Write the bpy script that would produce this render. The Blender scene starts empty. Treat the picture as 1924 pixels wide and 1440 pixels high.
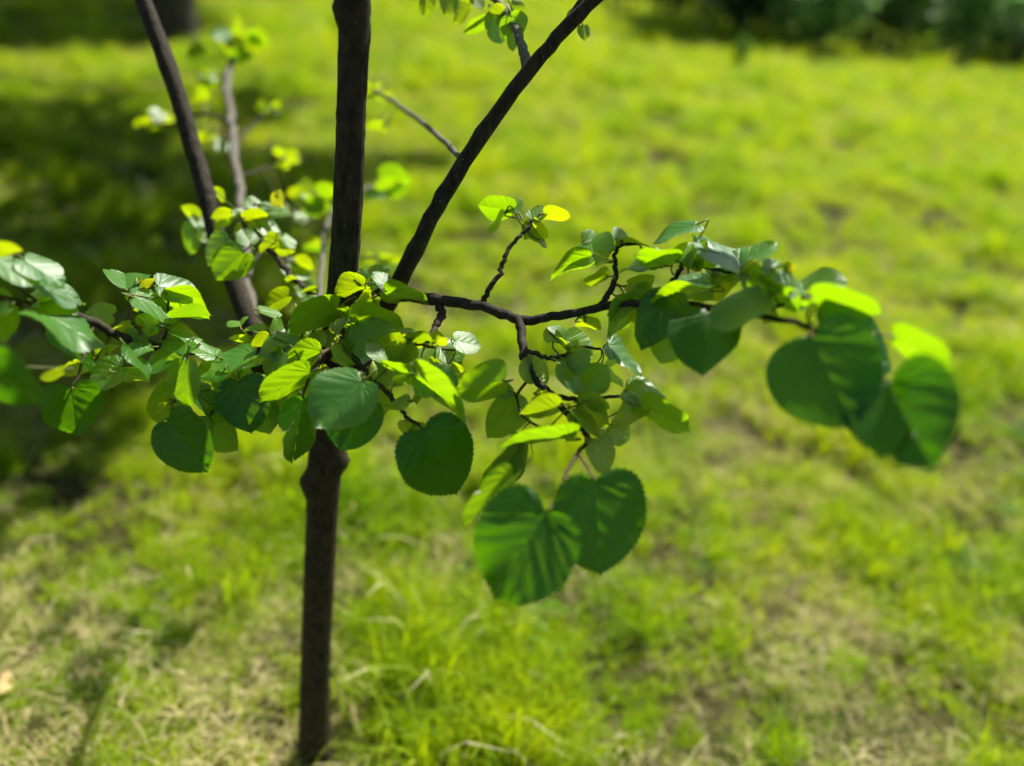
import bpy, bmesh, math, random
import numpy as np
from mathutils import Vector, Matrix

random.seed(7)
rng = np.random.default_rng(11)
sc = bpy.context.scene
R = math.radians

# ------------------------------------------------------------------ camera
CAM_H, PITCH, ROLL, FPX = 1.5, R(30.0), R(7.0), 1450.0     # FPX: focal length for a 1924 wide frame
_F = Vector((0, math.cos(PITCH), -math.sin(PITCH)))
_R0 = Vector((1, 0, 0)); _U0 = Vector((0, math.sin(PITCH), math.cos(PITCH)))
CR = math.cos(ROLL) * _R0 + math.sin(ROLL) * _U0
CU = -math.sin(ROLL) * _R0 + math.cos(ROLL) * _U0
CC = Vector((0, 0, CAM_H))
cd = bpy.data.cameras.new('camera'); cam = bpy.data.objects.new('camera', cd)
sc.collection.objects.link(cam); sc.camera = cam
m = Matrix((CR, CU, -_F)).transposed().to_4x4(); m.translation = CC
cam.matrix_world = m
cd.sensor_width = 36.0; cd.lens = 36.0 * FPX / 1924.0
cd.clip_start = 0.05; cd.clip_end = 500
cd.dof.use_dof = True; cd.dof.focus_distance = 0.98
cd.dof.aperture_fstop = cd.lens / 1000.0 / 0.023
cd.dof.aperture_blades = 0

def at(x, y, d):
    """scene point that stands d metres in front of the lens on the sight line of a picture point"""
    return CC + d * (_F + (x - 962.0) / FPX * CR - (y - 720.0) / FPX * CU)
def ground(x, y):
    v = at(x, y, 1.0) - CC
    return CC + v * (-CAM_H / v.z)

# ------------------------------------------------------------------ sky, sun, exposure
SUN_EL, SUN_AZ = R(53), R(30)          # azimuth measured clockwise from straight ahead (+Y)
SUN = Vector((math.sin(SUN_AZ) * math.cos(SUN_EL), math.cos(SUN_AZ) * math.cos(SUN_EL), math.sin(SUN_EL)))
w = bpy.data.worlds.new('World'); sc.world = w; w.use_nodes = True
nt = w.node_tree; bg = nt.nodes['Background']
sky = nt.nodes.new('ShaderNodeTexSky'); sky.sky_type = 'NISHITA'; sky.sun_disc = False
sky.sun_elevation = SUN_EL; sky.sun_rotation = SUN_AZ
nt.links.new(sky.outputs[0], bg.inputs[0]); bg.inputs[1].default_value = 0.05
ld = bpy.data.lights.new('sun', 'SUN'); ld.energy = 5.0; ld.angle = R(0.53); ld.color = (1.0, 0.95, 0.86)
sun = bpy.data.objects.new('sun', ld); sc.collection.objects.link(sun)
sun.rotation_euler = SUN.to_track_quat('Z', 'Y').to_euler()
sc.view_settings.view_transform = 'Standard'; sc.view_settings.look = 'None'
sc.view_settings.gamma = 1.0; sc.view_settings.use_curve_mapping = False
sc.view_settings.exposure = 0.85
sc.render.engine = 'CYCLES'
sc.cycles.max_bounces = 4; sc.cycles.transmission_bounces = 3; sc.cycles.diffuse_bounces = 3; sc.cycles.glossy_bounces = 2
sc.cycles.use_adaptive_sampling = True; sc.cycles.adaptive_threshold = 0.03
sc.cycles.caustics_reflective = False; sc.cycles.caustics_refractive = False
sc.cycles.use_denoising = True
sc.cycles.sample_clamp_indirect = 4.0

# ------------------------------------------------------------------ helpers
def link(o): sc.collection.objects.link(o); return o
def tag(o, label=None, cat=None, group=None, kind=None):
    if label: o['label'] = label
    if cat: o['category'] = cat
    if group: o['group'] = group
    if kind: o['kind'] = kind
    return o
def empty(name, loc):
    o = bpy.data.objects.new(name, None); o.location = loc; o.empty_display_size = 0.1; return link(o)
def mesh_obj(name, verts, faces, mats, parent=None, smooth=True, fmat=None, uv=None):
    me = bpy.data.meshes.new(name)
    me.from_pydata([tuple(v) for v in verts], [], faces)
    for mt in mats: me.materials.append(mt)
    n = len(me.polygons)
    me.polygons.foreach_set('use_smooth', np.full(n, smooth))
    if fmat is not None: me.polygons.foreach_set('material_index', np.asarray(fmat, dtype=np.int32))
    if uv is not None:
        lay = me.uv_layers.new(name='veins')
        li = np.zeros(len(me.loops), dtype=np.int32); me.loops.foreach_get('vertex_index', li)
        lay.data.foreach_set('uv', np.asarray(uv, dtype=np.float32)[li].ravel())
    me.update()
    o = bpy.data.objects.new(name, me); link(o)
    if parent: o.parent = parent
    return o

def nodes(mat):
    mat.use_nodes = True; t = mat.node_tree
    for n in list(t.nodes):
        if n.type != 'OUTPUT_MATERIAL': t.nodes.remove(n)
    out = [n for n in t.nodes if n.type == 'OUTPUT_MATERIAL'][0]
    return t, out
def N(t, ty, **kw):
    n = t.nodes.new(ty)
    for k, v in kw.items():
        if k.startswith('_'): setattr(n, k[1:], v)
        else: n.inputs[k.replace('__', ' ')].default_value = v
    return n
def L(t, a, b): t.links.new(a, b)
def math_(t, op, a, b=None, c=None, clamp=False):
    n = t.nodes.new('ShaderNodeMath'); n.operation = op; n.use_clamp = clamp
    for i, v in enumerate((a, b, c)):
        if v is None: continue
        if isinstance(v, (int, float)): n.inputs[i].default_value = v
        else: t.links.new(v, n.inputs[i])
    return n.outputs[0]
def mix_(t, fac, a, b, blend='MIX'):
    n = t.nodes.new('ShaderNodeMix'); n.data_type = 'RGBA'; n.blend_type = blend
    for i, v in ((0, fac), (6, a), (7, b)):
        if isinstance(v, (int, float)): n.inputs[i].default_value = v
        elif isinstance(v, tuple): n.inputs[i].default_value = (*v, 1)
        else: t.links.new(v, n.inputs[i])
    return n.outputs[2]
def ramp_(t, fac, stops):
    n = t.nodes.new('ShaderNodeValToRGB'); e = n.color_ramp.elements
    while len(e) > 1: e.remove(e[-1])
    for i, (p, c) in enumerate(stops):
        k = e[0] if i == 0 else e.new(p)
        k.position = p; k.color = (*c, 1)
    t.links.new(fac, n.inputs[0]); return n.outputs[0]

# ------------------------------------------------------------------ materials
def bark_mat(name, dark, light, scale=90.0, bump=0.5, speck=0.0):
    mt = bpy.data.materials.new(name); t, out = nodes(mt)
    tc = N(t, 'ShaderNodeTexCoord')
    mp = N(t, 'ShaderNodeMapping'); mp.inputs['Scale'].default_value = (1, 1, 0.35); L(t, tc.outputs['Object'], mp.inputs[0])
    n1 = N(t, 'ShaderNodeTexNoise', Scale=scale, Detail=6.0, Roughness=0.65); L(t, mp.outputs[0], n1.inputs['Vector'])
    n2 = N(t, 'ShaderNodeTexNoise', Scale=scale * 0.18, Detail=3.0); L(t, tc.outputs['Object'], n2.inputs['Vector'])
    col = ramp_(t, n1.outputs[0], [(0.32, dark), (0.68, light)])
    col = mix_(t, math_(t, 'MULTIPLY', n2.outputs[0], 0.5), col, tuple(c * 0.55 for c in dark))
    h = n1.outputs[0]
    if speck:
        v = N(t, 'ShaderNodeTexVoronoi', Scale=scale * 1.6); L(t, tc.outputs['Object'], v.inputs['Vector'])
        s = math_(t, 'LESS_THAN', v.outputs['Distance'], 0.16)
        n3 = N(t, 'ShaderNodeTexNoise', Scale=scale * 0.5); L(t, tc.outputs['Object'], n3.inputs['Vector'])
        s = math_(t, 'MULTIPLY', s, math_(t, 'GREATER_THAN', n3.outputs[0], 0.56))
        col = mix_(t, math_(t, 'MULTIPLY', s, speck), col, (0.32, 0.28, 0.22))
        h = math_(t, 'ADD', h, math_(t, 'MULTIPLY', s, 0.6))
    b = N(t, 'ShaderNodeBump', Strength=bump, Distance=0.004); L(t, h, b.inputs['Height'])
    p = N(t, 'ShaderNodeBsdfPrincipled', Roughness=0.75); L(t, col, p.inputs['Base Color']); L(t, b.outputs[0], p.inputs['Normal'])
    p.inputs['Specular IOR Level'].default_value = 0.3
    L(t, p.outputs[0], out.inputs[0]); return mt

def leaf_mat(name, dif, trans, rough=0.42, spec=0.5, vein=(0.16, 0.24, 0.05), var=1.0):
    mt = bpy.data.materials.new(name); t, out = nodes(mt)
    uv = N(t, 'ShaderNodeUVMap', _uv_map='veins'); sep = N(t, 'ShaderNodeSeparateXYZ'); L(t, uv.outputs[0], sep.inputs[0])
    oi = N(t, 'ShaderNodeObjectInfo'); tc = N(t, 'ShaderNodeTexCoord')
    u, v = sep.outputs[0], sep.outputs[1]
    fu = math_(t, 'ABSOLUTE', math_(t, 'SUBTRACT', math_(t, 'FRACT', math_(t, 'ADD', u, 0.5)), 0.5))
    side = math_(t, 'SUBTRACT', 1.0, math_(t, 'DIVIDE', fu, 0.055), clamp=True)
    mid = math_(t, 'SUBTRACT', 1.0, math_(t, 'DIVIDE', v, 0.045), clamp=True)
    # tertiary cross veins
    w2 = math_(t, 'FRACT', math_(t, 'MULTIPLY', v, 11.0)); w2 = math_(t, 'ABSOLUTE', math_(t, 'SUBTRACT', w2, 0.5))
    ter = math_(t, 'MULTIPLY', math_(t, 'SUBTRACT', 1.0, math_(t, 'DIVIDE', w2, 0.16), clamp=True), 0.35)
    vn = math_(t, 'MAXIMUM', side, mid); va = math_(t, 'MAXIMUM', vn, ter)
    n1 = N(t, 'ShaderNodeTexNoise', Scale=5.0, Detail=3.0); L(t, tc.outputs['Object'], n1.inputs['Vector'])
    n2 = N(t, 'ShaderNodeTexNoise', Scale=60.0, Detail=3.0); L(t, tc.outputs['Object'], n2.inputs['Vector'])
    rnd = oi.outputs['Random']
    k = math_(t, 'ADD', math_(t, 'MULTIPLY', rnd, 0.5 * var), math_(t, 'MULTIPLY', n1.outputs[0], 0.5))
    d = ramp_(t, k, [(0.15, tuple(c * 0.75 for c in dif)), (0.5, dif), (0.95, (dif[0] * 1.7, dif[1] * 1.35, dif[2] * 1.1))])
    d = mix_(t, math_(t, 'MULTIPLY', va, 0.55), d, vein)
    tr = ramp_(t, k, [(0.1, (trans[0] * 0.72, trans[1] * 0.85, trans[2])), (0.55, trans), (1.0, (trans[0] * 1.3, trans[1] * 1.08, trans[2]))])
    vs = N(t, 'ShaderNodeTexVoronoi', Scale=7.0); L(t, tc.outputs['Object'], vs.inputs['Vector'])
    sp = math_(t, 'LESS_THAN', math_(t, 'ADD', vs.outputs['Distance'], math_(t, 'MULTIPLY', n2.outputs[0], 0.12)), 0.125)
    sp = math_(t, 'MULTIPLY', sp, math_(t, 'GREATER_THAN', n1.outputs[0], 0.55))
    d = mix_(t, math_(t, 'MULTIPLY', sp, 0.7), d, (0.14, 0.11, 0.02))
    tr = mix_(t, math_(t, 'MULTIPLY', sp, 0.6), tr, (0.30, 0.22, 0.01))
    tr = mix_(t, math_(t, 'MULTIPLY', va, 0.42), tr, tuple(c * 0.6 for c in trans))
    h = math_(t, 'ADD', math_(t, 'MULTIPLY', va, -1.0), math_(t, 'MULTIPLY', n2.outputs[0], 1.2))
    b = N(t, 'ShaderNodeBump', Strength=0.6, Distance=0.0003); L(t, h, b.inputs['Height'])
    p = N(t, 'ShaderNodeBsdfPrincipled', Roughness=rough); p.inputs['Specular IOR Level'].default_value = spec
    L(t, d, p.inputs['Base Color']); L(t, b.outputs[0], p.inputs['Normal'])
    rg = math_(t, 'ADD', rough - 0.08, math_(t, 'MULTIPLY', n2.outputs[0], 0.16)); L(t, rg, p.inputs['Roughness'])
    tl = N(t, 'ShaderNodeBsdfTranslucent'); L(t, tr, tl.inputs[0]); L(t, b.outputs[0], tl.inputs[1])
    a = N(t, 'ShaderNodeAddShader'); L(t, p.outputs[0], a.inputs[0]); L(t, tl.outputs[0], a.inputs[1])
    L(t, a.outputs[0], out.inputs[0]); return mt

def plain_leaf(name, stops, trans, rough=0.5, spec=0.35, pos_scale=None, tone=False):
    """grass and far foliage: colour by instance random, plus broad patches over the ground"""
    mt = bpy.data.materials.new(name); t, out = nodes(mt)
    oi = N(t, 'ShaderNodeObjectInfo'); g = N(t, 'ShaderNodeNewGeometry')
    k = oi.outputs['Random']
    if tone:
        an = N(t, 'ShaderNodeAttribute', _attribute_name='blade_tone'); k = math_(t, 'ADD', math_(t, 'MULTIPLY', k, 0.4), math_(t, 'MULTIPLY', an.outputs['Fac'], 0.6))
    if pos_scale:
        n1 = N(t, 'ShaderNodeTexNoise', Scale=pos_scale, Detail=4.0, Roughness=0.6); L(t, g.outputs['Position'], n1.inputs['Vector'])
        k = math_(t, 'ADD', math_(t, 'MULTIPLY', k, 0.45), math_(t, 'MULTIPLY', math_(t, 'SUBTRACT', n1.outputs[0], 0.25), 1.1), clamp=True)
    d = ramp_(t, k, stops)
    p = N(t, 'ShaderNodeBsdfPrincipled', Roughness=rough); p.inputs['Specular IOR Level'].default_value = spec
    L(t, d, p.inputs['Base Color'])
    tl = N(t, 'ShaderNodeBsdfTranslucent'); L(t, mix_(t, 1.0, d, trans, 'MULTIPLY'), tl.inputs[0])
    a = N(t, 'ShaderNodeAddShader'); L(t, p.outputs[0], a.inputs[0]); L(t, tl.outputs[0], a.inputs[1])
    L(t, a.outputs[0], out.inputs[0]); return mt

M_TRUNK = bark_mat('trunk_bark', (0.014, 0.010, 0.006), (0.088, 0.064, 0.036), 120, 1.0, 0.7)
M_TWIG = bark_mat('twig_bark', (0.014, 0.010, 0.006), (0.09, 0.066, 0.045), 260, 0.6, 0.5)
M_SHOOT = bark_mat('shoot_bark', (0.045, 0.030, 0.016), (0.16, 0.12, 0.06), 260, 0.4, 0.4)
M_PALE = bark_mat('pale_twig_bark', (0.10, 0.088, 0.07), (0.25, 0.225, 0.18), 200, 0.5, 0.5)
M_OLD = bark_mat('old_bark', (0.03, 0.026, 0.022), (0.12, 0.10, 0.085), 18, 1.0)
M_LEAF = leaf_mat('linden_leaf', (0.018, 0.085, 0.004), (0.215, 0.375, 0.001), 0.40, 0.6, (0.07, 0.15, 0.02))
M_OLDSHADELEAF = leaf_mat('mature_shaded_linden_leaf', (0.005, 0.042, 0.0015), (0.07, 0.20, 0.001), 0.33, 0.30, (0.03, 0.085, 0.008))  # darker leaf copy: shade painted into shaded leaves, and tone of large old ones
M_FRESH = leaf_mat('fresh_linden_leaf', (0.032, 0.11, 0.006), (0.295, 0.385, 0.001), 0.40, 0.65, (0.10, 0.18, 0.03))
M_YOUNG = leaf_mat('young_linden_leaf', (0.09, 0.16, 0.012), (0.36, 0.36, 0.004), 0.45)
M_PET = plain_leaf('petiole', [(0.0, (0.09, 0.13, 0.02)), (0.7, (0.16, 0.17, 0.03)), (1.0, (0.22, 0.12, 0.03))], (0.5, 0.5, 0.2))
M_GRASS = plain_leaf('grass_blade', [(0.0, (0.028, 0.070, 0.002)), (0.3, (0.084, 0.146, 0.003)), (0.65, (0.150, 0.196, 0.005)), (1.0, (0.22, 0.235, 0.015))], (2.4, 2.2, 0.4), 0.55, 0.10, pos_scale=1.3, tone=True)
M_STRAW = plain_leaf('dry_grass_blade', [(0.0, (0.24, 0.20, 0.08)), (0.5, (0.40, 0.35, 0.17)), (1.0, (0.62, 0.56, 0.36))], (0.6, 0.55, 0.4), 0.7, 0.2, tone=True)
M_WEED = plain_leaf('lawn_weed_leaf', [(0.0, (0.03, 0.09, 0.004)), (1.0, (0.07, 0.15, 0.006))], (1.8, 1.7, 0.6), 0.6, 0.15)
M_FOL = plain_leaf('tree_foliage', [(0.0, (0.02, 0.07, 0.012)), (1.0, (0.05, 0.13, 0.02))], (0.9, 0.9, 0.4), 0.45)
M_SHRUB = plain_leaf('shrub_foliage', [(0.0, (0.01, 0.035, 0.01)), (0.5, (0.03, 0.08, 0.015)), (1.0, (0.10, 0.19, 0.03))], (0.5, 0.5, 0.4), 0.5, pos_scale=0.9)

def soil_mat():
    mt = bpy.data.materials.new('lawn_soil'); t, out = nodes(mt)
    tc = N(t, 'ShaderNodeTexCoord')
    n1 = N(t, 'ShaderNodeTexNoise', Scale=3.0, Detail=8.0, Roughness=0.65); L(t, tc.outputs['Object'], n1.inputs['Vector'])
    n2 = N(t, 'ShaderNodeTexNoise', Scale=55.0, Detail=5.0, Roughness=0.7); L(t, tc.outputs['Object'], n2.inputs['Vector'])
    c1 = ramp_(t, n1.outputs[0], [(0.35, (0.06, 0.08, 0.015)), (0.5, (0.11, 0.11, 0.035)), (0.68, (0.19, 0.155, 0.08))])
    c2 = ramp_(t, n2.outputs[0], [(0.3, (0.25, 0.25, 0.22)), (0.7, (1.1, 1.1, 1.05))])
    col = mix_(t, 1.0, c1, c2, 'MULTIPLY')
    b = N(t, 'ShaderNodeBump', Strength=1.0, Distance=0.02); L(t, n2.outputs[0], b.inputs['Height'])
    p = N(t, 'ShaderNodeBsdfPrincipled', Roughness=0.95); p.inputs['Specular IOR Level'].default_value = 0.1
    L(t, col, p.inputs['Base Color']); L(t, b.outputs[0], p.inputs['Normal']); L(t, p.outputs[0], out.inputs[0])
    return mt
M_SOIL = soil_mat()

# ------------------------------------------------------------------ ground
def vnoise(x, y, s, seed):
    """smooth value noise on numpy arrays, 0..1"""
    r = np.random.default_rng(seed); tab = r.random((256, 256))
    x = np.asarray(x) * s; y = np.asarray(y) * s
    xi = np.floor(x).astype(int); yi = np.floor(y).astype(int); fx = x - xi; fy = y - yi
    fx = fx * fx * (3 - 2 * fx); fy = fy * fy * (3 - 2 * fy)
    g = lambda a, b: tab[a % 256, b % 256]
    return (g(xi, yi) * (1 - fx) + g(xi + 1, yi) * fx) * (1 - fy) + (g(xi, yi + 1) * (1 - fx) + g(xi + 1, yi + 1) * fx) * fy
def hz(x, y):
    x = np.asarray(x, float); y = np.asarray(y, float)
    return 0.06 * (vnoise(x, y, 1.1, 3) - 0.5) + 0.055 * (vnoise(x, y, 4.2, 4) - 0.5) + 0.22 * (vnoise(x, y, 0.16, 5) - 0.5) * np.clip((np.hypot(x, y) - 3) / 6, 0, 1)

def build_lawn():
    # one sheet: fine mesh near the tree, coarse out to the horizon
    a = np.concatenate([-np.geomspace(220, 7, 26), np.linspace(-6.6, 6.6, 150), np.geomspace(7, 220, 26)])
    b = np.concatenate([-np.geomspace(220, 3, 22), np.linspace(-2.8, 10, 150), np.geomspace(10.2, 260, 34)])
    X, Y = np.meshgrid(a, b); Z = hz(X, Y)
    V = np.stack([X.ravel(), Y.ravel(), Z.ravel()], 1)
    nx, ny = len(a), len(b)
    F = [(j * nx + i, j * nx + i + 1, (j + 1) * nx + i + 1, (j + 1) * nx + i) for j in range(ny - 1) for i in range(nx - 1)]
    o = mesh_obj('lawn', V, F, [M_SOIL]); o['kind'] = 'structure'; return o
build_lawn()

def clump(name, seed, n, hmin, hmax, wid, spread, lean, straw=0.1, flat=0.1, weeds=0):
    """a hand-sized patch of sward: blades gathered in small tussocks, some of them dry, some lying flat"""
    r = np.random.default_rng(seed); V, F, MI, TO = [], [], [], []
    nc = max(5, n // 16); ca = r.uniform(0, 6.283, nc); cr = spread * np.sqrt(r.random(nc)); chs = r.uniform(.6, 1.25, nc); ctone = r.random(nc)
    cstraw = np.where(r.random(nc) < straw * 1.2, .75, straw * .45)
    for _ in range(n):
        c = r.integers(nc); bx = cr[c] * math.cos(ca[c]) + r.normal(0, .012); by = cr[c] * math.sin(ca[c]) + r.normal(0, .012)
        dry = r.random() < cstraw[c]; lie = r.random() < (flat * 3 if dry else flat)
        h = r.uniform(hmin, hmax) * chs[c]; az = r.uniform(0, 6.283); ln = abs(r.normal(lean, lean * .5))
        tw = r.uniform(0, math.pi); wd = wid * r.uniform(.7, 1.35); wx, wy = math.cos(tw) * wd, math.sin(tw) * wd
        segs = 3; s0 = len(V); lift = r.uniform(.3, 1.6) * .02
        for k in range(segs + 1):
            q = k / segs; bend = ln * q ** 1.5
            if lie: px, py, pz = bx + math.cos(az) * h * q, by + math.sin(az) * h * q, .008 + lift * math.sin(q * 2.6)
            else: px, py, pz = bx + math.cos(az) * h * math.sin(bend) * q, by + math.sin(az) * h * math.sin(bend) * q, h * q * math.cos(bend * .8) - .006 * (k == 0)
            ww = (1 - q ** 1.8) * (.65 + .35 * q) + .04
            V.append((px - wx * ww, py - wy * ww, pz)); V.append((px + wx * ww, py + wy * ww, pz))
            t = ctone[c] * .6 + r.random() * .4; TO += [t, t]
        for k in range(segs): F.append((s0 + 2 * k, s0 + 2 * k + 1, s0 + 2 * k + 3, s0 + 2 * k + 2)); MI.append(1 if dry else 0)
    for _ in range(weeds):
        c = r.integers(nc); rad = r.uniform(0.0, .04); a = r.uniform(0, 6.283); h = r.uniform(.02, .06); sz = r.uniform(.006, .012)
        p = Vector((cr[c] * math.cos(ca[c]) + rad * math.cos(a), cr[c] * math.sin(ca[c]) + rad * math.sin(a), h)); nrm = Vector((r.normal(0, .5), r.normal(0, .5), 1)).normalized()
        ux = nrm.orthogonal().normalized(); uy = nrm.cross(ux); s0 = len(V); V.append(tuple(p)); TO += [.3] * 7
        for k in range(6): q = k * 6.283 / 6; V.append(tuple(p + (ux * math.cos(q) * 1.35 + uy * math.sin(q)) * sz - nrm * sz * .2))
        for k in range(6): F.append((s0, s0 + 1 + k, s0 + 1 + (k + 1) % 6)); MI.append(2)
    me = bpy.data.meshes.new(name); me.from_pydata(V, [], F)
    for mt in (M_GRASS, M_STRAW, M_WEED): me.materials.append(mt)
    me.polygons.foreach_set('use_smooth', np.full(len(me.polygons), True)); me.polygons.foreach_set('material_index', np.asarray(MI, dtype=np.int32))
    ta = me.attributes.new('blade_tone', 'FLOAT', 'POINT'); ta.data.foreach_set('value', np.asarray(TO, dtype=np.float32))
    return bpy.data.objects.new(name, me)

def build_grass():
    col = bpy.data.collections.new('grass_tufts')
    kinds = [clump('tuft_a', 1, 230, .03, .075, .0018, .115, .8, .05), clump('tuft_b', 2, 230, .035, .09, .0019, .12, .8, .08), clump('tuft_c', 3, 200, .025, .06, .0018, .12, 1.0, .14, .2),
             clump('tuft_d', 4, 210, .06, .14, .0022, .09, .7, .06, .05), clump('tuft_e', 5, 190, .03, .09, .0015, .13, 1.0, .60, .3), clump('tuft_f', 6, 150, .03, .09, .0014, .13, 1.1, .9, .35),
             clump('tuft_g', 7, 150, .025, .07, .0016, .11, .9, .2, .15, weeds=38), clump('tuft_h', 8, 220, .04, .10, .0018, .11, .9, .1), clump('tuft_i', 9, 210, .03, .08, .0018, .12, .9, .18, .2)]
    for k in kinds: col.objects.link(k)
    P, S, I = [], [], []
    def zone(y0, y1, dens, scale, dry):
        half = lambda y: 1.05 * y + 1.2
        n = int(dens * (y1 - y0) * 2 * half(y1)); y = rng.uniform(y0, y1, n); x = rng.uniform(-half(y1), half(y1), n)
        ok = (np.abs(x + 0.05 * y) < half(y))
        x, y = x[ok], y[ok]
        c = 0.65 * vnoise(x, y, 7.5, 21) + 0.35 * vnoise(x, y, 2.4, 22)
        near = np.clip((4.5 - y) / 3.0, 0, 1)
        # the dry patch beside the trunk foot, and the lush clump to its right
        foot = np.exp(-(((x + 0.40) / 0.13) ** 2 + ((y - 0.99) / 0.10) ** 2)); lush = np.exp(-(((x - 0.02) / 0.26) ** 2 + ((y - 1.22) / 0.22) ** 2))
        keep = rng.random(len(x)) < np.clip(0.60 + (c - 0.42) * 2.6 + (1 - near) * 0.45 + lush, 0.35, 1)
        x, y, c, near, foot, lush = [q[keep] for q in (x, y, c, near, foot, lush)]
        d = vnoise(x, y, 3.1, 23); nn = len(x)
        idx = rng.choice(np.array([0, 1, 2, 7, 8]), nn)
        tall = (c > 0.60) & (rng.random(nn) < .35) | (rng.random(nn) < lush * .8)
        idx = np.where(tall, 3, idx)
        pd = dry * np.clip((d - 0.35) * 2.2, 0.12, .8) * (0.25 + 0.75 * near) * (1 - lush)
        v = rng.random(nn); idx = np.where(v < pd * .6, 4, np.where(v < pd, 5, idx))
        idx = np.where((rng.random(nn) < .08 * near + 0.01) & (vnoise(x, y, 1.7, 24) > .5), 6, idx)
        idx = np.where(rng.random(nn) < foot, 5, idx)
        s = scale * rng.uniform(.6, 1.2, nn) * (0.22 + 1.5 * c) * (1 + 0.3 * lush) * (1 - .4 * foot)
        P.append(np.stack([x, y, hz(x, y)], 1)); S.append(s); I.append(idx)
    zone(0.35, 2.4, 200, 0.92, .80); zone(2.4, 4.4, 115, 1.05, .6); zone(4.4, 8.0, 50, 1.4, .16)
    zone(8.0, 15.0, 21, 2.0, .03); zone(15.0, 34.0, 7.5, 2.9, .0)
    P = np.concatenate(P); S = np.concatenate(S); I = np.concatenate(I)
    me = bpy.data.meshes.new('grass'); me.vertices.add(len(P)); me.vertices.foreach_set('co', P.astype(np.float32).ravel())
    at_ = me.attributes.new('tuft_size', 'FLOAT', 'POINT'); at_.data.foreach_set('value', S.astype(np.float32))
    at_ = me.attributes.new('tuft_kind', 'INT', 'POINT'); at_.data.foreach_set('value', I.astype(np.int32))
    rot = np.stack([rng.normal(0, .10, len(P)), rng.normal(0, .10, len(P)), rng.uniform(0, 6.283, len(P))], 1)
    at_ = me.attributes.new('tuft_turn', 'FLOAT_VECTOR', 'POINT'); at_.data.foreach_set('vector', rot.astype(np.float32).ravel())
    o = link(bpy.data.objects.new('grass', me))
    tag(o, 'sunlit yellow green lawn grass mixed with dry straw', 'grass', kind='stuff')
    g = bpy.data.node_groups.new('grass_tufts', 'GeometryNodeTree')
    g.interface.new_socket('Geometry', in_out='INPUT', socket_type='NodeSocketGeometry')
    g.interface.new_socket('Geometry', in_out='OUTPUT', socket_type='NodeSocketGeometry')
    gi = g.nodes.new('NodeGroupInput'); go = g.nodes.new('NodeGroupOutput')
    ci = g.nodes.new('GeometryNodeCollectionInfo'); ci.inputs['Collection'].default_value = col
    ci.inputs['Separate Children'].default_value = True; ci.inputs['Reset Children'].default_value = True
    ip = g.nodes.new('GeometryNodeInstanceOnPoints'); ip.inputs['Pick Instance'].default_value = True
    def attr(name, ty):
        n = g.nodes.new('GeometryNodeInputNamedAttribute'); n.data_type = ty; n.inputs['Name'].default_value = name; return n.outputs[0]
    g.links.new(gi.outputs[0], ip.inputs['Points']); g.links.new(ci.outputs[0], ip.inputs['Instance'])
    g.links.new(attr('tuft_kind', 'INT'), ip.inputs['Instance Index']); g.links.new(attr('tuft_size', 'FLOAT'), ip.inputs['Scale'])
    g.links.new(attr('tuft_turn', 'FLOAT_VECTOR'), ip.inputs['Rotation']); g.links.new(ip.outputs[0], go.inputs[0])
    md = o.modifiers.new('tufts', 'NODES'); md.node_group = g
    print('grass tufts', len(P))
build_grass()

# ------------------------------------------------------------------ tubes
def smooth_path(pts, rad, sub=6):
    """Catmull-Rom through 3-D points with radii"""
    P = [Vector(p) for p in pts]; out, ro = [], []
    n = len(P)
    for i in range(n - 1):
        p0 = P[i - 1] if i else P[0] * 2 - P[1]; p1, p2 = P[i], P[i + 1]; p3 = P[i + 2] if i + 2 < n else P[-1] * 2 - P[-2]
        for k in range(sub):
            t = k / sub
            out.append(0.5 * ((2 * p1) + (p2 - p0) * t + (2 * p0 - 5 * p1 + 4 * p2 - p3) * t * t + (3 * p1 - p0 - 3 * p2 + p3) * t ** 3))
            ro.append(rad[i] * (1 - t) + rad[i + 1] * t)
    out.append(P[-1]); ro.append(rad[-1]); return out, ro
def tube(path, rad, sides=10, V=None, F=None, rough=0.0, seed=0, cap=True):
    V = [] if V is None else V; F = [] if F is None else F
    r = random.Random(seed); up = None; s0 = len(V); n = len(path)
    for i, p in enumerate(path):
        tg = (path[min(i + 1, n - 1)] - path[max(i - 1, 0)]).normalized()
        if up is None: up = tg.orthogonal().normalized()
        up = (up - tg * up.dot(tg)).normalized(); sd = tg.cross(up)
        for k in range(sides):
            a = 2 * math.pi * k / sides; rr = rad[i] * (1 + r.uniform(-rough, rough))
            V.append(p + (up * math.cos(a) + sd * math.sin(a)) * rr)
    for i in range(n - 1):
        for k in range(sides):
            a, b = s0 + i * sides + k, s0 + i * sides + (k + 1) % sides
            F.append((a, b, b + sides, a + sides))
    if cap:
        F.append(tuple(s0 + (n - 1) * sides + k for k in range(sides))); F.append(tuple(s0 + sides - 1 - k for k in range(sides)))
    return V, F

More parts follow.
